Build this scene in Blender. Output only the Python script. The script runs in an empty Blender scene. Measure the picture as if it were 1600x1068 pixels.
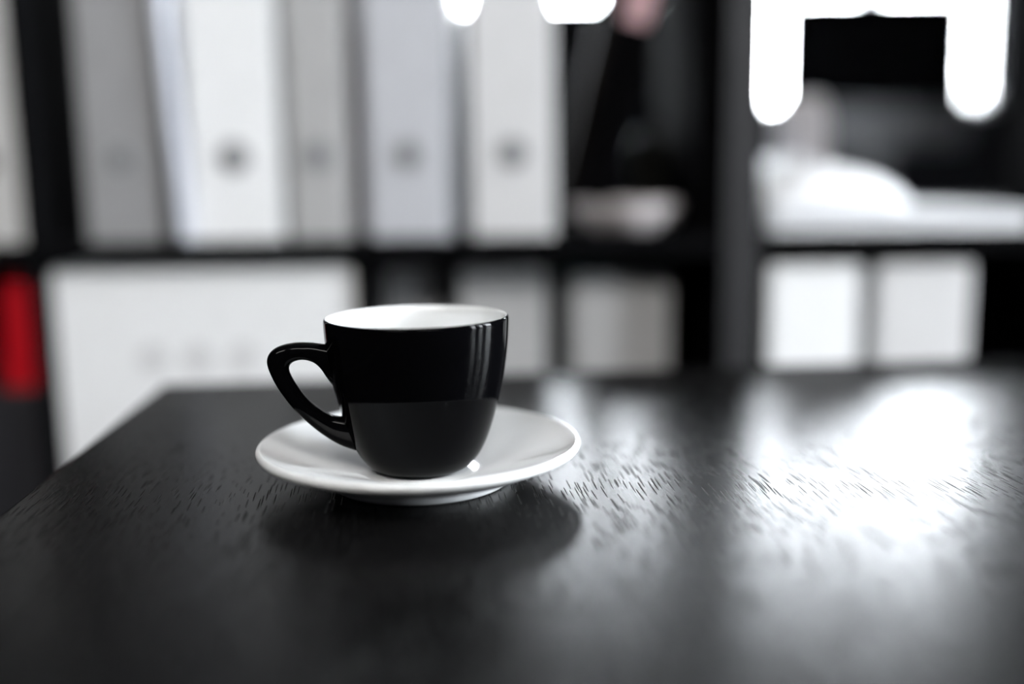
import bpy, bmesh, math, random
from mathutils import Vector, Matrix
random.seed(7)

# ------------------------------------------------------------------ camera, sky, exposure
scene = bpy.context.scene
COL = scene.collection
T = 0.74                       # height of the table top above the floor

cam_data = bpy.data.cameras.new('camera')
cam = bpy.data.objects.new('camera', cam_data)
COL.objects.link(cam)
scene.camera = cam
cam_data.sensor_width = 36.0
cam_data.lens = 36.0
cam_data.clip_start = 0.01
cam_data.clip_end = 200
PITCH, ROLL = 0.155, 0.0148
Rm = Matrix.Rotation(math.pi / 2 - PITCH, 4, 'X') @ Matrix.Rotation(-ROLL, 4, 'Z')
cam.matrix_world = Matrix.Translation((0, 0, T + 0.136)) @ Rm
cam_data.dof.use_dof = True
cam_data.dof.focus_distance = 0.455
cam_data.dof.aperture_fstop = 1.35

SKY = 31.0
world = bpy.data.worlds.new('overcast_sky')
scene.world = world
world.use_nodes = True
wn = world.node_tree.nodes
wn['Background'].inputs[0].default_value = (0.89, 0.945, 1.0, 1)
wn['Background'].inputs[1].default_value = SKY

scene.view_settings.view_transform = 'Standard'
scene.view_settings.look = 'None'
scene.view_settings.gamma = 1
scene.view_settings.use_curve_mapping = False
scene.view_settings.exposure = 1.6
FILL = 8.0                    # strength of the overhead panels added to brighten the binder fronts


def portal(name, loc, rot, sx, sy):
    L = bpy.data.lights.new(name, 'AREA')
    L.shape = 'RECTANGLE'; L.size = sx; L.size_y = sy
    L.cycles.is_portal = True
    o = bpy.data.objects.new(name, L)
    o.location = loc; o.rotation_euler = rot
    COL.objects.link(o)


# room extents and window openings
X0, X1, Y0, Y1, ZC = -2.2, 2.3, -2.2, 4.4, 2.75
BACKWIN = [(-1.82, -0.56), (-0.50, 0.74), (0.80, 1.495), (1.55, 2.03)]        # x ranges
BZ0, BZ1 = 1.176, 2.07
SIDEWIN = [(-0.20, 0.10), (0.32, 0.58), (0.78, 1.25)]  # y ranges
SZ0, SZ1 = 0.85, 2.1
for i, (a, b) in enumerate(BACKWIN):
    portal('sky_portal', ((a + b) / 2, Y1 + 0.12, (BZ0 + BZ1) / 2), (-math.pi / 2, 0, 0), b - a, BZ1 - BZ0)
for i, (a, b) in enumerate(SIDEWIN):
    portal('sky_portal', (X1 + 0.12, (a + b) / 2, (SZ0 + SZ1) / 2), (0, math.pi / 2, 0), SZ1 - SZ0, b - a)


# ------------------------------------------------------------------ materials
def new_mat(name):
    m = bpy.data.materials.new(name)
    m.use_nodes = True
    nt = m.node_tree
    return m, nt, nt.nodes['Principled BSDF']


def mat(name, col, rough=0.5, var=0.06, scale=40, metallic=0.0, bump=0.0, spec=0.5, coat=0.0):
    """Principled material with gentle procedural colour variation."""
    m, nt, p = new_mat(name)
    tc = nt.nodes.new('ShaderNodeTexCoord')
    no = nt.nodes.new('ShaderNodeTexNoise')
    no.inputs['Scale'].default_value = scale
    no.inputs['Detail'].default_value = 4
    nt.links.new(tc.outputs['Object'], no.inputs['Vector'])
    rp = nt.nodes.new('ShaderNodeValToRGB')
    e = rp.color_ramp.elements
    e[0].position, e[1].position = 0.3, 0.7
    e[0].color = tuple(c * (1 - var) for c in col) + (1,)
    e[1].color = tuple(min(1, c * (1 + var)) for c in col) + (1,)
    nt.links.new(no.outputs['Fac'], rp.inputs['Fac'])
    nt.links.new(rp.outputs['Color'], p.inputs['Base Color'])
    p.inputs['Roughness'].default_value = rough
    p.inputs['Metallic'].default_value = metallic
    p.inputs['Specular IOR Level'].default_value = spec
    p.inputs['Coat Weight'].default_value = coat
    if bump:
        b = nt.nodes.new('ShaderNodeBump')
        b.inputs['Strength'].default_value = bump
        b.inputs['Distance'].default_value = 0.001
        nt.links.new(no.outputs['Fac'], b.inputs['Height'])
        nt.links.new(b.outputs['Normal'], p.inputs['Normal'])
    return m


def wood_table_material():
    """Black-stained open-pore wood, grain along local Y."""
    m, nt, p = new_mat('black_stained_wood')
    N, L = nt.nodes, nt.links
    tc = N.new('ShaderNodeTexCoord')

    def mapped(sx, sy, sz=1.0):
        mp = N.new('ShaderNodeMapping')
        mp.inputs['Scale'].default_value = (sx, sy, sz)
        L.new(tc.outputs['Object'], mp.inputs['Vector'])
        return mp

    def math_node(op, a, b=None, clamp=False):
        n = N.new('ShaderNodeMath'); n.operation = op; n.use_clamp = clamp
        for k, v in enumerate((a, b)):
            if v is None:
                continue
            if isinstance(v, (int, float)):
                n.inputs[k].default_value = v
            else:
                L.new(v, n.inputs[k])
        return n.outputs[0]

    # slight waviness of the grain
    wob = N.new('ShaderNodeTexNoise'); wob.inputs['Scale'].default_value = 1.0
    L.new(mapped(6, 5).outputs[0], wob.inputs['Vector'])
    # open pores: long thin voronoi cells
    mp = mapped(720, 28)
    add = N.new('ShaderNodeVectorMath'); add.operation = 'MULTIPLY_ADD'
    L.new(wob.outputs['Color'], add.inputs[0])
    add.inputs[1].default_value = (12, 0.5, 0)
    L.new(mp.outputs[0], add.inputs[2])
    vo = N.new('ShaderNodeTexVoronoi'); vo.voronoi_dimensions = '2D'
    vo.inputs['Scale'].default_value = 1.0
    vo.inputs['Randomness'].default_value = 1.0
    L.new(add.outputs[0], vo.inputs['Vector'])
    band = N.new('ShaderNodeTexNoise'); band.inputs['Scale'].default_value = 1.0
    band.inputs['Detail'].default_value = 3
    L.new(mapped(60, 3.0).outputs[0], band.inputs['Vector'])
    thr = math_node('MULTIPLY', math_node('SUBTRACT', band.outputs['Fac'], 0.20), 0.66)
    pore = math_node('MULTIPLY', math_node('SUBTRACT', thr, vo.outputs['Distance']), 9.0, True)
    # fine fibre
    fib = N.new('ShaderNodeTexNoise'); fib.inputs['Scale'].default_value = 1.0
    fib.inputs['Detail'].default_value = 5
    L.new(mapped(900, 70).outputs[0], fib.inputs['Vector'])
    mic = N.new('ShaderNodeTexNoise'); mic.inputs['Scale'].default_value = 1500
    mic.inputs['Detail'].default_value = 2
    L.new(tc.outputs['Object'], mic.inputs['Vector'])
    hgt = math_node('ADD', math_node('MULTIPLY', fib.outputs['Fac'], 0.34),
                    math_node('MULTIPLY', mic.outputs['Fac'], 0.22))
    hgt = math_node('SUBTRACT', hgt, pore)
    bu = N.new('ShaderNodeBump')
    bu.inputs['Strength'].default_value = 0.65
    bu.inputs['Distance'].default_value = 0.0003
    L.new(hgt, bu.inputs['Height'])
    L.new(bu.outputs['Normal'], p.inputs['Normal'])
    rp = N.new('ShaderNodeValToRGB')
    rp.color_ramp.elements[0].color = (0.003, 0.0029, 0.003, 1)
    rp.color_ramp.elements[1].color = (0.001, 0.001, 0.001, 1)
    L.new(pore, rp.inputs['Fac'])
    L.new(rp.outputs['Color'], p.inputs['Base Color'])
    ro = math_node('ADD', math_node('MULTIPLY', pore, 0.30), 0.255)
    L.new(ro, p.inputs['Roughness'])
    p.inputs['Specular IOR Level'].default_value = 0.065
    return m


def pane_material():
    m = bpy.data.materials.new('window_glass')
    m.use_nodes = True
    nt = m.node_tree
    nt.nodes.clear()
    out = nt.nodes.new('ShaderNodeOutputMaterial')
    mix = nt.nodes.new('ShaderNodeMixShader')
    tr = nt.nodes.new('ShaderNodeBsdfTransparent')
    gl = nt.nodes.new('ShaderNodeBsdfGlossy')
    gl.inputs['Roughness'].default_value = 0.02
    mix.inputs[0].default_value = 0.06
    nt.links.new(tr.outputs[0], mix.inputs[1])
    nt.links.new(gl.outputs[0], mix.inputs[2])
    nt.links.new(mix.outputs[0], out.inputs[0])
    return m


def fill_material(strength):
    m = bpy.data.materials.new('fill_glow')
    m.use_nodes = True
    p = m.node_tree.nodes['Principled BSDF']
    p.inputs['Base Color'].default_value = (0.8, 0.8, 0.8, 1)
    p.inputs['Emission Color'].default_value = (1.0, 0.975, 0.94, 1)
    p.inputs['Emission Strength'].default_value = strength
    return m


M = {}
M['table'] = wood_table_material()
M['pane'] = pane_material()
M['fill'] = fill_material(FILL)
M['glaze_black'] = mat('black_glaze', (0.0012, 0.0012, 0.0015), 0.045, 0.1, 60, spec=0.06)
M['glaze_white'] = mat('white_glaze', (0.72, 0.73, 0.73), 0.05, 0.01, 60, spec=0.8)
M['case'] = mat('black_laminate', (0.004, 0.004, 0.0045), 0.9, 0.15, 30, spec=0.01)
M['edge'] = mat('dark_grey_edging', (0.03, 0.03, 0.032), 0.5, 0.1, 30, spec=0.3)
M['wall_dark'] = mat('charcoal_paint', (0.012, 0.012, 0.014), 0.85, 0.08, 8, spec=0.1)
M['wall_mid'] = mat('grey_paint', (0.16, 0.16, 0.165), 0.85, 0.05, 8, spec=0.2)
M['ceiling'] = mat('ceiling_paint', (0.5, 0.5, 0.5), 0.9, 0.03, 8)
M['floor'] = mat('dark_carpet', (0.03, 0.03, 0.032), 0.95, 0.25, 120, bump=0.4)
M['frame'] = mat('white_window_frame', (0.6, 0.6, 0.6), 0.4, 0.03, 20)
M['binder_grey_shaded'] = mat('grey_card_shaded', (0.31, 0.31, 0.315), 0.5, 0.05, 50)  # binder greys mix card tone with shade put into the colour
M['binder_white'] = mat('white_card', (0.86, 0.87, 0.88), 0.45, 0.03, 50)
M['binder_mid_shaded'] = mat('light_grey_card_shaded', (0.42, 0.42, 0.42), 0.5, 0.05, 50)
M['binder_blue_shaded'] = mat('cool_grey_card_shaded', (0.50, 0.51, 0.54), 0.5, 0.04, 50)
M['binder_pale_shaded'] = mat('pale_grey_card_shaded', (0.63, 0.63, 0.635), 0.5, 0.04, 50)
M['paper'] = mat('paper', (0.90, 0.91, 0.93), 0.7, 0.03, 200)
M['metal'] = mat('dull_steel', (0.42, 0.43, 0.44), 0.45, 0.05, 80, metallic=0.6)
M['hole'] = mat('hole_shade', (0.20, 0.20, 0.205), 0.8, 0.05, 80)
M['mark'] = mat('faint_grey_print', (0.62, 0.62, 0.63), 0.6, 0.05, 80)
M['blue_sleeve'] = mat('pale_blue_plastic', (0.70, 0.72, 0.79), 0.35, 0.05, 50)
M['black_plastic'] = mat('black_plastic', (0.003, 0.003, 0.0035), 0.9, 0.1, 60, spec=0.01)
M['dark_card'] = mat('dark_brown_card', (0.012, 0.010, 0.009), 0.9, 0.15, 60, spec=0.01)
def thin_paper(name, col):
    m, nt, p = new_mat(name)
    tc = nt.nodes.new('ShaderNodeTexCoord'); no = nt.nodes.new('ShaderNodeTexNoise')
    no.inputs['Scale'].default_value = 90
    nt.links.new(tc.outputs['Object'], no.inputs['Vector'])
    rp = nt.nodes.new('ShaderNodeValToRGB')
    rp.color_ramp.elements[0].color = tuple(c * 0.95 for c in col) + (1,)
    rp.color_ramp.elements[1].color = col + (1,)
    nt.links.new(no.outputs['Fac'], rp.inputs['Fac'])
    tr = nt.nodes.new('ShaderNodeBsdfTranslucent'); mx = nt.nodes.new('ShaderNodeMixShader')
    nt.links.new(rp.outputs['Color'], p.inputs['Base Color'])
    nt.links.new(rp.outputs['Color'], tr.inputs['Color'])
    p.inputs['Roughness'].default_value = 0.7
    mx.inputs[0].default_value = 0.5
    nt.links.new(p.outputs[0], mx.inputs[1]); nt.links.new(tr.outputs[0], mx.inputs[2])
    nt.links.new(mx.outputs[0], nt.nodes['Material Output'].inputs[0])
    return m


M['pink'] = thin_paper('pink_paper', (0.90, 0.52, 0.60))
M['pink_label'] = mat('pink_label_paper', (0.90, 0.58, 0.63), 0.6, 0.03, 60)
M['dish'] = mat('pale_stoneware', (0.55, 0.51, 0.51), 0.35, 0.05, 60)
M['bottle'] = mat('dark_olive_plastic', (0.02, 0.02, 0.016), 0.5, 0.1, 60, spec=0.2)
M['teal'] = mat('teal_card', (0.02, 0.12, 0.13), 0.5, 0.1, 60)
M['red'] = mat('red_card', (0.62, 0.004, 0.014), 0.4, 0.08, 60)
M['dark_grey'] = mat('dark_grey_plastic', (0.02, 0.02, 0.024), 0.5, 0.1, 60)
M['silver'] = mat('brushed_silver', (0.12, 0.12, 0.125), 0.4, 0.06, 100, metallic=0.7)
M['vase'] = mat('off_white_ceramic', (0.82, 0.80, 0.84), 0.3, 0.03, 60)
M['desk'] = mat('dark_desk_laminate', (0.006, 0.006, 0.006), 0.7, 0.1, 40, spec=0.15)
M['leaf'] = mat('green_leaf', (0.035, 0.055, 0.006), 0.5, 0.3, 20)
M['bark'] = mat('bark', (0.10, 0.07, 0.05), 0.9, 0.2, 60)
M['ground'] = mat('pale_paving', (0.32, 0.32, 0.31), 0.9, 0.1, 3)


# ------------------------------------------------------------------ mesh helpers
def link(o, parent=None):
    COL.objects.link(o)
    if parent is not None:
        o.parent = parent
    return o


def obj(name, bm, m, parent=None, smooth=False, loc=None, rot=None):
    me = bpy.data.meshes.new(name)
    bmesh.ops.recalc_face_normals(bm, faces=bm.faces)
    bm.to_mesh(me); bm.free()
    me.materials.append(m)
    if smooth:
        for f in me.polygons:
            f.use_smooth = True
    o = bpy.data.objects.new(name, me)
    if loc: o.location = loc
    if rot: o.rotation_euler = rot
    return link(o, parent)


def tag(o, label, cat, group=None, kind=None):
    o['label'] = label; o['category'] = cat
    if group: o['group'] = group
    if kind: o['kind'] = kind
    return o


def thing(name, label, cat, loc=(0, 0, 0), rot=(0, 0, 0), group=None, kind=None):
    e = bpy.data.objects.new(name, None)
    e.empty_display_size = 0.05
    e.location = loc; e.rotation_euler = rot
    tag(e, label, cat, group, kind)
    return link(e)


def box(bm, x0, x1, y0, y1, z0, z1, bev=0.0, seg=2):
    r = bmesh.ops.create_cube(bm, size=1.0)
    vs = r['verts']
    for v in vs:
        v.co = Vector(((x0 + x1) / 2 + v.co.x * (x1 - x0), (y0 + y1) / 2 + v.co.y * (y1 - y0),
                       (z0 + z1) / 2 + v.co.z * (z1 - z0)))
    if bev:
        es = list({e for v in vs for e in v.link_edges})
        bmesh.ops.bevel(bm, geom=es, offset=bev, segments=seg, profile=0.5, affect='EDGES')
    return bm


def bx(x0, x1, y0, y1, z0, z1, bev=0.0, seg=2):
    return box(bmesh.new(), x0, x1, y0, y1, z0, z1, bev, seg)


def lathe(profile, n=96, closed=False):
    """profile: list of (r, z). r == 0 makes a pole."""
    bm = bmesh.new()
    rings = []
    for r, z in profile:
        if r < 1e-6:
            rings.append([bm.verts.new((0, 0, z))])
        else:
            rings.append([bm.verts.new((r * math.cos(2 * math.pi * k / n), r * math.sin(2 * math.pi * k / n), z)) for k in range(n)])
    pairs = list(zip(rings, rings[1:]))
    if closed:
        pairs.append((rings[-1], rings[0]))
    for a, b in pairs:
        for k in range(n):
            k2 = (k + 1) % n
            if len(a) == 1 and len(b) == 1:
                continue
            if len(a) == 1:
                bm.faces.new((a[0], b[k], b[k2]))
            elif len(b) == 1:
                bm.faces.new((a[k], b[0], a[k2]))
            else:
                bm.faces.new((a[k], b[k], b[k2], a[k2]))
    return bm


def spline(pts, n):
    """Catmull-Rom through pts, n samples."""
    P = [Vector(p) for p in pts]
    P = [2 * P[0] - P[1]] + P + [2 * P[-1] - P[-2]]
    segs = len(P) - 3
    out = []
    for i in range(n):
        t = i / (n - 1) * segs
        k = min(int(t), segs - 1); u = t - k
        a, b, c, d = P[k:k + 4]
        out.append(0.5 * ((2 * b) + (c - a) * u + (2 * a - 5 * b + 4 * c - d) * u * u + (3 * b - a - 3 * c + d) * u ** 3))
    return out


# ------------------------------------------------------------------ the room
def structure(name, bm, m, label, cat):
    o = obj(name, bm, m)
    return tag(o, label, cat, kind='structure')


WT = 0.12
structure('floor', bx(X0 - WT, X1 + WT, Y0 - WT, Y1 + WT, -0.05, 0), M['floor'], 'dark charcoal carpet floor of the office', 'floor')
structure('ceiling', bx(X0 - WT, X1 + WT, Y0 - WT, Y1 + WT, ZC, ZC + 0.08), M['ceiling'], 'flat pale ceiling over the office', 'ceiling')
structure('wall_left', bx(X0 - WT, X0, Y0, Y1, 0, ZC), M['wall_dark'], 'charcoal painted wall on the left of the office', 'wall')
structure('wall_front', bx(X0 - WT, X1 + WT, Y0 - WT, Y0, 0, ZC), M['wall_dark'], 'charcoal painted wall behind the viewer', 'wall')


def wall_with_openings(name, axis, lo, hi, openings, z0, z1, t0, t1, m, label):
    bm = bmesh.new()

    def add(a, b, c, d):
        if axis == 'x':
            box(bm, a, b, t0, t1, c, d)
        else:
            box(bm, t0, t1, a, b, c, d)
    add(lo, hi, 0, z0)
    add(lo, hi, z1, ZC)
    edges = [lo] + [v for o in openings for v in o] + [hi]
    for k in range(0, len(edges), 2):
        add(edges[k], edges[k + 1], z0, z1)
    return structure(name, bm, m, label, 'wall')


wall_with_openings('wall_back', 'x', X0 - WT, X1 + WT, BACKWIN, BZ0, BZ1, Y1, Y1 + WT, M['wall_dark'],
                   'charcoal wall with bright windows beyond the bookcase')
wall_with_openings('wall_right', 'y', Y0, Y1, SIDEWIN, SZ0, SZ1, X1, X1 + WT, M['wall_dark'],
                   'charcoal wall with tall narrow windows on the right')


def window(n, axis, a, b, z0, z1, depth, label, sash=None):
    w = thing('window_%d' % n, label, 'window', kind='structure')
    f = 0.03
    d0, d1 = depth + 0.04, depth + 0.09

    def B(p, q, c, d, e=d0, g=d1):
        return bx(p, q, e, g, c, d, 0.004) if axis == 'x' else bx(e, g, p, q, c, d, 0.004)
    bm = bmesh.new()
    for (p, q, c, d) in ((a, b, z0, z0 + f), (a, b, z1 - f, z1), (a, a + f, z0 + f, z1 - f), (b - f, b, z0 + f, z1 - f)):
        if axis == 'x': box(bm, p, q, d0, d1, c, d, 0.004)
        else: box(bm, d0, d1, p, q, c, d, 0.004)
    obj('window_frame', bm, M['frame'], w)
    obj('pane', B(a + f, b - f, z0 + f, z1 - f, depth + 0.062, depth + 0.068), M['pane'], w)
    s0, s1 = depth - 0.03, depth + 0.04
    obj('window_sill', bx(a, b, s0, s1, z0 - 0.012, z0 + 0.012, 0.003) if axis == 'x' else bx(s0, s1, a, b, z0 - 0.012, z0 + 0.012, 0.003), M['frame'], w)
    return w


wi = 1
for k, (a, b) in enumerate(BACKWIN):
    window(wi, 'x', a, b, BZ0, BZ1, Y1, ['bright window on the far wall behind the left binders',
                                         'bright window on the far wall above the black cabinet right of the binders',
                                         'overexposed window on the far wall behind the left half of the monitor',
                                         'overexposed window on the far wall at the right end, by the shrub'][k]); wi += 1
for k, (a, b) in enumerate(SIDEWIN):
    window(wi, 'y', a, b, SZ0, SZ1, X1, ['narrow side window nearest the viewer on the right wall',
                                         'narrow side window level with the coffee cup',
                                         'wider side window level with the bookcase front'][k]); wi += 1


def fill_panel(x, y, sx, sy, label):  # out-of-view panels added to light the binder fronts
    c = thing('added_fill_light', label, 'fill light', (x, y, ZC), group='added fill light panels')
    bm = bmesh.new()
    f = 0.025
    for p in ((-sx, sx, -sy, -sy + f), (-sx, sx, sy - f, sy), (-sx, -sx + f, -sy + f, sy - f), (sx - f, sx, -sy + f, sy - f)):
        box(bm, *p, -0.03, 0.0)
    obj('fill_frame', bm, M['frame'], c)
    obj('fill_diffuser', bx(-sx + f, sx - f, -sy + f, sy - f, -0.022, -0.006), M['fill'], c)


fill_panel(-0.9, -1.3, 0.6, 0.3, 'added fill light panel above left of the viewer')
fill_panel(0.7, -1.3, 0.6, 0.3, 'added fill light panel above right of the viewer')

# ground and shrub outside
structure('ground', bx(-14, 14, -12, 22, -0.25, -0.06), M['ground'], 'pale paved ground outside the windows', 'ground')


# ------------------------------------------------------------------ table
ANG = math.radians(5.15)
table = thing('table', 'black-stained wooden table with open grain carrying the coffee cup', 'table', (-0.2441, 0.7035, 0), (0, 0, ANG))
TW, TD, TH = 1.5, 0.76, 0.026
obj('tabletop', bx(0, TW, -TD, 0, T - TH, T, 0.0022, 3), M['table'], table)
for (x, y) in ((0.05, -0.05), (TW - 0.05, -0.05), (0.05, -TD + 0.05), (TW - 0.05, -TD + 0.05)):
    obj('leg', bx(x - 0.025, x + 0.025, y - 0.025, y + 0.025, 0, T - TH, 0.003), M['table'], table)
bm = bmesh.new()
for p in ((0.08, TW - 0.08, -0.06, -0.04), (0.08, TW - 0.08, -TD + 0.04, -TD + 0.06), (0.04, 0.06, -TD + 0.08, -0.08), (TW - 0.06, TW - 0.04, -TD + 0.08, -0.08)):
    box(bm, *p, T - TH - 0.06, T - TH)
obj('apron', bm, M['table'], table)

# ------------------------------------------------------------------ saucer and cup
CX, CY = -0.0433, 0.4622
saucer = thing('saucer', 'round white porcelain saucer standing on the black table', 'saucer', (CX, CY, T))
# dish cross-section: top from centre to rim, round lip, underside back to the centre
top = spline([(0, 0.0056), (0.016, 0.0056), (0.026, 0.0057), (0.031, 0.0064), (0.042, 0.0092), (0.055, 0.0130), (0.066, 0.0167), (0.0715, 0.0190)], 60)
prof = [(max(0, p.x), p.y) for p in top]
prof[0] = (0, prof[0][1])
lip_c, lip_r = (0.0724, 0.0174), 0.0020
for k in range(1, 12):
    a = math.radians(118 - k * 18.5)
    prof.append((lip_c[0] + lip_r * math.cos(a), lip_c[1] + lip_r * math.sin(a)))
und = spline([(0.0712, 0.0150), (0.064, 0.0112), (0.056, 0.0078), (0.048, 0.0055), (0.0425, 0.0047), (0.030, 0.0030), (0.0, 0.0026)], 40)
prof += [(max(0, p.x), p.y) for p in und]
prof[-1] = (0, prof[-1][1])
obj('dish', lathe(prof, 160), M['glaze_white'], saucer, True)
foot = [(0.0427, 0.0052), (0.0428, 0.0035), (0.0422, 0.0012), (0.0414, 0.0002), (0.0405, 0.0), (0.0394, 0.0003), (0.0388, 0.0015), (0.0386, 0.0048)]
obj('foot_ring', lathe(foot, 128, True), M['glaze_white'], saucer, True)

cup = thing('coffee_cup', 'glossy black coffee cup with white interior on a white saucer', 'cup', (CX, CY, T + 0.0057))
z0 = 0.0057
outer = [(0.0, 0.0072), (0.012, 0.0068), (0.0165, 0.0060), (0.0185, 0.0058), (0.0208, 0.0062), (0.0238, 0.0080), (0.0262, 0.0106),
         (0.0288, 0.0145), (0.0312, 0.0195), (0.0336, 0.0262), (0.0360, 0.0345), (0.0380, 0.0425), (0.0396, 0.0505), (0.0409, 0.0590),
         (0.0416, 0.0660), (0.04195, 0.0725), (0.0420, 0.0748)]
op = [(max(0, p.x), p.y - z0) for p in spline(outer, 110)]
op[0] = (0, op[0][1])
# rounded lip, black over its outer half
op += [(0.0419, 0.0756 - z0), (0.04165, 0.0762 - z0), (0.0412, 0.0765 - z0)]
obj('body', lathe(op, 160), M['glaze_black'], cup, True)
inn = [(0.0412, 0.0765), (0.0407, 0.0764), (0.0401, 0.0760), (0.0396, 0.0751), (0.0392, 0.0735)]
inn += [(p.x, p.y) for p in spline([(0.0390, 0.0722), (0.0386, 0.066), (0.0379, 0.059), (0.0366, 0.0505), (0.0350, 0.0425), (0.0330, 0.0345),
                                    (0.0305, 0.0262), (0.0278, 0.0200), (0.0240, 0.0150), (0.0180, 0.0112), (0.008, 0.0100), (0.0, 0.0099)], 60)]
inn[-1] = (0, inn[-1][1])
obj('interior', lathe([(max(0, r), z - z0) for r, z in inn], 160), M['glaze_white'], cup, True)

# handle: swept loop with varying width, in a vertical plane through the cup axis
h_out = [(38.0, 65.2), (42.3, 65.7), (47.0, 66.5), (52.0, 66.9), (56.2, 66.8), (60.4, 66.0), (63.8, 64.5), (66.1, 62.3), (67.1, 59.8), (67.0, 56.9),
         (65.5, 52.2), (63.3, 47.4), (60.4, 42.6), (57.3, 38.0), (53.6, 33.4), (49.2, 28.9), (44.6, 24.7), (39.9, 21.1), (35.4, 18.4), (29.8, 16.0)]
h_in = [(35.6, 43.5), (38.9, 46.9), (41.6, 50.8), (43.6, 54.4), (45.7, 56.9), (48.5, 58.5), (51.5, 59.2), (54.4, 58.9), (56.4, 58.0), (57.5, 56.4),
        (57.4, 54.0), (56.1, 50.8), (54.3, 47.5), (52.0, 43.8), (49.3, 40.4), (46.0, 37.3), (42.7, 34.7), (39.7, 33.0), (36.6, 32.2), (32.0, 31.6)]
NS, NC = 90, 28
so = spline([(a / 1000, b / 1000) for a, b in h_out], NS)
si = spline([(a / 1000, b / 1000) for a, b in h_in], NS)
bm = bmesh.new()
rings = []
for k in range(NS):
    o2, i2 = so[k], si[k]
    c = (o2 + i2) / 2
    d = (o2 - i2) / 2
    t = k / (NS - 1)
    half = 0.0047 + 0.0018 * max(0, 1 - t / 0.16) ** 1.5 + 0.0016 * max(0, (t - 0.86) / 0.14) ** 1.5
    ring = []
    for q in range(NC):
        a = 2 * math.pi * q / NC
        ca, sa = math.cos(a), math.sin(a)
        e = 2 / 2.6
        u = math.copysign(abs(ca) ** e, ca); v = math.copysign(abs(sa) ** e, sa)
        p = c + d * u
        ring.append(bm.verts.new((p.x, half * v, p.y - z0)))
    rings.append(ring)
for a, b in zip(rings, rings[1:]):
    for q in range(NC):
        bm.faces.new((a[q], b[q], b[(q + 1) % NC], a[(q + 1) % NC]))
bm.faces.new(rings[0]); bm.faces.new(rings[-1])
obj('handle', bm, M['glaze_black'], cup, True, rot=(0, 0, math.radians(180 + 5.3 + 8)))

# ------------------------------------------------------------------ bookcase
FY, BY = 0.985, 1.335           # front and back plane
S_MID = T + 0.083               # top surface of the middle shelf
S_LOW = S_MID - 0.018 - 0.34
S_BOT = S_LOW - 0.018 - 0.34
Z_TOP = S_MID + 0.36
case = thing('bookcase', 'black open bookcase full of binders behind the table', 'bookcase')
UPR = [(-0.86, -0.83), (-0.466, -0.453), (0.205, 0.240), (0.64, 0.67)]
for a, b in UPR:
    obj('upright', bx(a, b, FY, BY, 0, Z_TOP, 0.0012), M['case'], case)
BAYS = [(-0.83, -0.466), (-0.453, 0.205), (0.24, 0.64)]
for a, b in BAYS:
    for s in (S_MID, S_LOW, S_BOT):
        obj('shelf', bx(a, b, FY, BY, s - 0.018, s, 0.001), M['case'], case)
obj('edge_band', bx(0.2055, 0.2395, FY - 0.0015, FY, 0, Z_TOP), M['edge'], case)
obj('top_board', bx(-0.86, 0.67, FY - 0.005, BY, Z_TOP, Z_TOP + 0.03, 0.0015), M['case'], case)
obj('divider', bx(-0.150, -0.136, FY + 0.01, BY, S_LOW, S_MID - 0.018, 0.001), M['case'], case)
for a, b in BAYS:
    obj('back_panel', bx(a, b, BY - 0.008, BY, S_BOT, S_MID - 0.018), M['case'], case)
obj('back_panel', bx(*BAYS[0], BY - 0.008, BY, S_MID, Z_TOP), M['case'], case)
obj('plinth', bx(-0.83, 0.64, FY + 0.03, FY + 0.05, 0, S_BOT - 0.018), M['case'], case)


# ------------------------------------------------------------------ binders
def binder(x0, x1, zb, h, y, m, label, lean=0.0, group=None, depth=0.285, ring=0.08, ring_r=0.0135):
    w = x1 - x0
    piv = (x0 if lean < 0 else x1)
    b = thing('ring_binder', label, 'binder', ((x0 + x1) / 2, y, zb), (0, lean, 0), group)
    bm = bmesh.new()
    box(bm, -w / 2, w / 2, 0.0, 0.004, 0, h, 0.0015)
    obj('spine', bm, m, b)
    obj('cover', bx(-w / 2, -w / 2 + 0.003, 0.004, depth, 0, h, 0.001), m, b)
    obj('cover', bx(w / 2 - 0.003, w / 2, 0.004, depth, 0, h, 0.001), m, b)
    obj('page_block', bx(-w / 2 + 0.006, w / 2 - 0.012, 0.03, depth - 0.015, 0.008, h - 0.012), M['paper'], b)
    # finger hole: flat disc with the hole's shade in its colour, steel ring
    n = 28
    dm = bmesh.new()
    r = bmesh.ops.create_cone(dm, cap_ends=True, segments=n, radius1=ring_r - 0.0015, radius2=ring_r - 0.0015, depth=0.002)
    bmesh.ops.rotate(dm, verts=dm.verts, cent=(0, 0, 0), matrix=Matrix.Rotation(math.pi / 2, 3, 'X'))
    bmesh.ops.translate(dm, verts=dm.verts, vec=(0, 0.0004, ring))
    obj('finger_hole_shade', dm, M['hole'], b)
    pr = [(ring_r + 0.002 * math.cos(2 * math.pi * k / 10), 0.0018 * math.sin(2 * math.pi * k / 10)) for k in range(10)]
    tm = lathe(pr, n, True)
    bmesh.ops.rotate(tm, verts=tm.verts, cent=(0, 0, 0), matrix=Matrix.Rotation(math.pi / 2, 3, 'X'))
    bmesh.ops.translate(tm, verts=tm.verts, vec=(0, -0.0004, ring))
    obj('finger_ring', tm, M['metal'], b, True)
    return b


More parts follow.
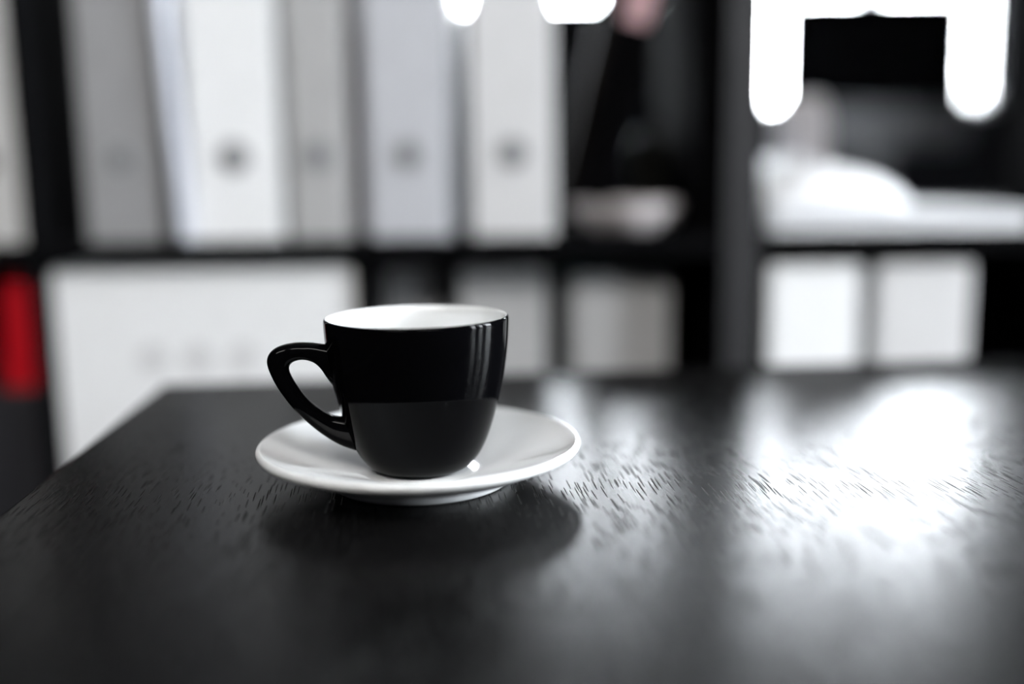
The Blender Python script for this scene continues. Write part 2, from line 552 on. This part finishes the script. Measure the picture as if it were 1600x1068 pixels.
GU = 'ring binders standing on the middle shelf'
HB = 0.318
binder(-0.546, -0.4675, S_MID, HB, 1.0, M['binder_white'], 'white ring binder at the far left edge above the red folder', group=GU)
binder(-0.410, -0.3375, S_MID, HB, 1.0, M['binder_grey_shaded'], 'shade-toned grey ring binder, leftmost above the white storage box', group=GU)
binder(-0.307, -0.221, S_MID, HB, 1.0, M['binder_white'], 'wide bright white ring binder above the white storage box', group=GU)
binder(-0.212, -0.155, S_MID, HB, 1.0, M['binder_mid_shaded'], 'narrow shade-toned mid-grey ring binder right of the bright white binder', group=GU)
binder(-0.136, -0.058, S_MID, HB, 1.0, M['binder_blue_shaded'], 'shade-toned cool grey ring binder just left of the pale grey one', group=GU)
binder(-0.036, 0.043, S_MID, HB, 1.0, M['binder_pale_shaded'], 'shade-toned pale grey ring binder, rightmost of the shelf row above the cup', group=GU)
GL = 'ring binders in the lower compartments'
binder(-0.131, -0.073, S_LOW, 0.325, 1.05, M['binder_grey_shaded'], 'narrow grey binder pushed back in shade directly behind the cup rim', group=GL)
binder(-0.052, 0.035, S_LOW, 0.325, 1.03, M['binder_mid_shaded'], 'shade-toned grey lower binder just right of the cup, behind the table edge', group=GL)
binder(0.061, 0.160, S_LOW, 0.316, 1.03, M['binder_mid_shaded'], 'broad shade-toned grey lower binder standing left of the middle upright', group=GL)
binder(0.254, 0.342, S_LOW, 0.326, 1.0, M['binder_white'], 'white lower binder, left of the pair below the papers', group=GL)
binder(0.361, 0.452, S_LOW, 0.326, 1.0, M['binder_pale_shaded'], 'white lower binder, right of the pair below the papers', group=GL)

# pale blue document sleeve leaning between the first two binders
tag(obj('document_sleeve', bx(-0.009, 0.0, 0, 0.25, 0, 0.305, 0.001), M['blue_sleeve'], None, loc=(-0.3095, 0.993, S_MID + 0.0006), rot=(0, math.radians(-3.2), 0)),
    'thin pale blue document sleeve leaning between grey and white binders', 'folder')

# white storage box with three faint grey marks
sb = thing('storage_box', 'large white storage box with three faint grey marks on its front', 'box', (-0.3025, 1.0, S_LOW))
hw, hh, dp, t = 0.1475, 0.332, 0.31, 0.004
bm = bmesh.new()
box(bm, -hw, hw, 0, t, 0, hh, 0.0015)
box(bm, -hw, hw, dp - t, dp, 0, hh, 0.0015)
box(bm, -hw, -hw + t, t, dp - t, 0, hh, 0.001)
box(bm, hw - t, hw, t, dp - t, 0, hh, 0.001)
box(bm, -hw + t, hw - t, t, dp - t, 0, t)
obj('body', bm, M['binder_white'], sb)
for x in (-0.0525, -0.0085, 0.0365):
    m_ = bmesh.new()
    bmesh.ops.create_cone(m_, cap_ends=True, segments=28, radius1=0.013, radius2=0.013, depth=0.0016)
    bmesh.ops.rotate(m_, verts=m_.verts, cent=(0, 0, 0), matrix=Matrix.Rotation(math.pi / 2, 3, 'X'))
    bmesh.ops.translate(m_, verts=m_.verts, vec=(x, 0.0, T - 0.032 - S_LOW))
    obj('printed_mark', m_, M['mark'], sb)

# red folder standing in a dark grey magazine holder (lower left compartment)
mh = thing('magazine_holder', 'dark grey magazine holder at the lower left edge holding a red folder', 'holder', (-0.5105, 1.0, S_LOW))
w2, hfr, hbk, dph, t = 0.041, 0.215, 0.27, 0.25, 0.003
bm = bmesh.new()
box(bm, -w2, w2, 0, t, 0, hfr, 0.001)
box(bm, -w2, w2, dph - t, dph, 0, hbk, 0.001)
box(bm, -w2 + t, w2 - t, t, dph - t, 0, t)
obj('panel', bm, M['dark_grey'], mh)
for sx in (-1, 1):
    sm = bmesh.new()
    for xx in (sx * w2, sx * (w2 - t)):
        vs = [sm.verts.new((xx, y, z)) for y, z in ((t, 0), (dph - t, 0), (dph - t, hbk), (t, hfr))]
        sm.faces.new(vs)
    sm.verts.ensure_lookup_table()
    for k in range(4):
        sm.faces.new((sm.verts[k], sm.verts[(k + 1) % 4], sm.verts[4 + (k + 1) % 4], sm.verts[4 + k]))
    obj('side', sm, M['dark_grey'], mh)
rf = thing('folder', 'bright red folder leaning in the dark grey magazine holder', 'folder', (-0.5125, 1.012, S_LOW + 0.0045), (0, math.radians(3.5), 0))
obj('cover', bx(-0.012, 0.024, 0, 0.22, 0, 0.326, 0.002), M['red'], rf)
obj('page_block', bx(-0.010, 0.022, 0.004, 0.219, 0.3262, 0.3275), M['paper'], rf)

# ------------------------------------------------------------------ right end of the middle shelf, left bay
fl = thing('document_folder', 'dark brown slim folder leaning against the middle upright', 'folder', (0.0465, 1.13, S_MID + 0.0008), (0, math.radians(13.5), 0))
obj('cover', bx(0, 0.012, 0, 0.17, 0, 0.315, 0.001), M['dark_card'], fl)
fl2 = thing('document_folder', 'black slim folder with a pink label, leaning beside the brown one', 'folder', (0.0610, 1.09, S_MID + 0.0088), (0, math.radians(14.5), 0))
obj('cover', bx(0, 0.034, 0, 0.22, 0, 0.335, 0.001), M['black_plastic'], fl2)
lb = obj('label_sticker', bx(0.004, 0.030, -0.0012, 0.0, 0.214, 0.30, 0.0004), M['pink_label'], fl2)
lb['label'] = 'pink paper label'
bm = bmesh.new()
bm.faces.new([bm.verts.new(p) for p in ((-0.1525, 1.16, S_MID), (-0.1385, 1.157, S_MID), (-0.1385, 1.157, S_MID + 0.32), (-0.1525, 1.16, S_MID + 0.32))])
tag(obj('divider_card', bm, M['pink']),
    'thin pink card standing between the narrow grey and cool grey binders', 'card')

dish_p = [(0, 0.004), (0.030, 0.004), (0.048, 0.018), (0.0535, 0.030), (0.0550, 0.0305), (0.0555, 0.029), (0.050, 0.014), (0.034, 0.0), (0.0, 0.0)]
tag(obj('dish', lathe([(max(0, p.x), p.y) for p in spline(dish_p, 50)], 64), M['dish'], None, True, loc=(0.117, 1.045, S_MID + 0.0005)),
    'pale pinkish-grey shallow dish on the shelf right of the binders', 'dish')
bt = thing('bottle', 'small dark olive bottle behind the pale dish on the shelf', 'bottle', (0.163, 1.225, S_MID))
obj('bottle_body', lathe([(max(0, p.x), p.y) for p in spline([(0, 0), (0.019, 0.0), (0.0215, 0.004), (0.0215, 0.085), (0.018, 0.100), (0.009, 0.108), (0.009, 0.118), (0, 0.118)], 50)], 48), M['bottle'], bt, True)
obj('cap', lathe([(0, 0.135), (0.010, 0.135), (0.0112, 0.133), (0.0112, 0.116), (0, 0.116)], 32), M['black_plastic'], bt)
tag(obj('notebook', bx(0.058, 0.105, 1.058, 1.25, S_LOW + 0.3165, S_LOW + 0.3265, 0.001), M['teal']),
    'teal notebook lying on top of the broad grey lower binder', 'notebook')

# ------------------------------------------------------------------ right bay: papers, vase
ps = thing('paper_stack', 'long low stack of white papers on the shelf right of the upright', 'papers', (0.385, 1.0, S_MID))
random.seed(3)
for k in range(9):
    dx, dy, rz = random.uniform(-0.006, 0.006), random.uniform(-0.003, 0.006), random.uniform(-0.03, 0.03)
    zz = 0.0022 * k
    obj('sheaf', bx(-0.128, 0.128, 0.0, 0.20, zz, zz + 0.0020, 0.0004, 1), M['paper'], ps, loc=(dx, dy + 0.006, 0), rot=(0, 0, rz * 0.5))
# bulging open magazine lying on the stack, left half
mag = thing('magazine', 'curled white magazine lying on the left of the paper stack', 'magazine', (0.325, 1.04, S_MID + 0.0202))
for layer in range(3):
    bm = bmesh.new()
    nx, ny = 18, 6
    grid = []
    for i in range(nx + 1):
        u = i / nx
        x = -0.070 + 0.150 * u
        z = 0.047 * max(0.0, math.sin(math.pi * min(1, u))) ** 0.7 + 0.0026 * layer
        row_a = []
        for j in range(ny + 1):
            v = j / ny
            row_a.append((x, 0.003 * layer + 0.20 * v, z * (0.75 + 0.35 * v)))
        grid.append(row_a)
    th = 0.0022
    A = [[bm.verts.new((p[0], p[1], p[2] if layer else 0.0)) for p in r] for r in grid]
    B_ = [[bm.verts.new((p[0], p[1], p[2] + th)) for p in r] for r in grid]
    for i in range(nx):
        for j in range(ny):
            bm.faces.new((A[i][j], A[i + 1][j], A[i + 1][j + 1], A[i][j + 1]))
            bm.faces.new((B_[i][j], B_[i][j + 1], B_[i + 1][j + 1], B_[i + 1][j]))
    for i in range(nx):
        bm.faces.new((A[i][0], B_[i][0], B_[i + 1][0], A[i + 1][0]))
        bm.faces.new((A[i][ny], A[i + 1][ny], B_[i + 1][ny], B_[i][ny]))
    for j in range(ny):
        bm.faces.new((A[0][j], A[0][j + 1], B_[0][j + 1], B_[0][j]))
        bm.faces.new((A[nx][j], B_[nx][j], B_[nx][j + 1], A[nx][j + 1]))
    obj('page', bm, M['paper'], mag, True)
vp = [(0, 0), (0.022, 0.0), (0.026, 0.003), (0.031, 0.05), (0.034, 0.10), (0.031, 0.135), (0.024, 0.150), (0.021, 0.149), (0.028, 0.132), (0.030, 0.10), (0.027, 0.05), (0.022, 0.006), (0, 0.005)]
tag(obj('vase', lathe([(max(0, p.x), p.y) for p in spline(vp, 70)], 64), M['vase'], None, True, loc=(0.362, 1.29, S_MID)),
    'small off-white rounded vase behind the papers on the shelf', 'vase')

# low black cabinet under the far window
cb = thing('cabinet', 'low black cabinet under the far window, seen above the binder shelf', 'cabinet', (-0.53, 4.11, 0))
obj('carcass', bx(-1.38, 1.40, -0.18, 0.2, 0.06, 1.515, 0.003), M['case'], cb)
obj('cabinet_top', bx(-1.4, 1.42, -0.21, 0.21, 1.515, 1.536, 0.003), M['case'], cb)
obj('plinth', bx(-1.36, 1.38, -0.15, 0.18, 0, 0.06), M['case'], cb)
for k in range(6):
    xa = -1.375 + 0.4617 * k
    d = obj('door', bx(xa, xa + 0.457, -0.2, -0.1805, 0.07, 1.505, 0.002), M['case'], cb)
    obj('handle', bx(xa + 0.41, xa + 0.422, -0.222, -0.2005, 0.95, 1.1, 0.002), M['black_plastic'], d)
# tall black slab added to block window light beside the middle upright
window_blocker = thing('document_folder', 'tall black slab added to block the window beside the middle upright', 'folder', (0.194, 1.03, S_MID))
obj('cover', bx(-0.009, 0.009, 0, 0.29, 0, 0.33, 0.001), M['black_plastic'], window_blocker)

# ------------------------------------------------------------------ desk and monitor beyond the bookcase
dk = thing('desk', 'dark desk behind the bookcase below the far window', 'desk', (1.60, 4.02, 0))
obj('desktop', bx(-0.66, 0.66, -0.34, 0.34, 0.715, 0.74, 0.002), M['desk'], dk)
for sx in (-1, 1):
    for sy in (-1, 1):
        obj('leg', bx(sx * 0.62 - 0.02, sx * 0.62 + 0.02, sy * 0.30 - 0.02, sy * 0.30 + 0.02, 0, 0.715), M['desk'], dk)
mon = thing('monitor', 'wide black computer monitor with a dull silver lower strip by the far window', 'monitor', (1.418, 4.0, T))
obj('screen', bx(-0.383, 0.335, 0, 0.04, 0.402, 0.82, 0.006), M['black_plastic'], mon)
obj('chin', bx(-0.30, 0.335, -0.002, 0.04, 0.252, 0.401, 0.005), M['silver'], mon)
obj('stand', bx(-0.05, 0.05, 0.041, 0.065, 0.012, 0.45, 0.003), M['silver'], mon)
obj('base', bx(-0.14, 0.14, -0.08, 0.15, 0.0, 0.012, 0.004), M['silver'], mon)

# shrub outside the far right window
sh = thing('shrub', 'green leafy shrub outside the far right window', 'shrub', (2.22, 5.2, -0.06))
obj('stem', lathe([(0.03, 0), (0.025, 0.7), (0.012, 1.3), (0, 1.35)], 12), M['bark'], sh)
bm = bmesh.new()
random.seed(5)
for k in range(900):
    a, e, r = random.uniform(0, 2 * math.pi), math.asin(random.uniform(-1, 1)), random.random() ** 0.4
    c = Vector((0.36 * r * math.cos(a) * math.cos(e), 0.36 * r * math.sin(a) * math.cos(e), 1.27 + 0.44 * r * math.sin(e)))
    R3 = Matrix.Rotation(random.uniform(0, 6.28), 3, 'Z') @ Matrix.Rotation(random.uniform(-1.2, 1.2), 3, 'X')
    pts = [R3 @ Vector(p) for p in ((-0.0, -0.03, 0), (0.014, 0, 0.004), (0, 0.035, 0), (-0.014, 0, 0.004))]
    bm.faces.new([bm.verts.new(c + p) for p in pts])
fo = obj('foliage', bm, M['leaf'], sh)
fo['kind'] = 'stuff'
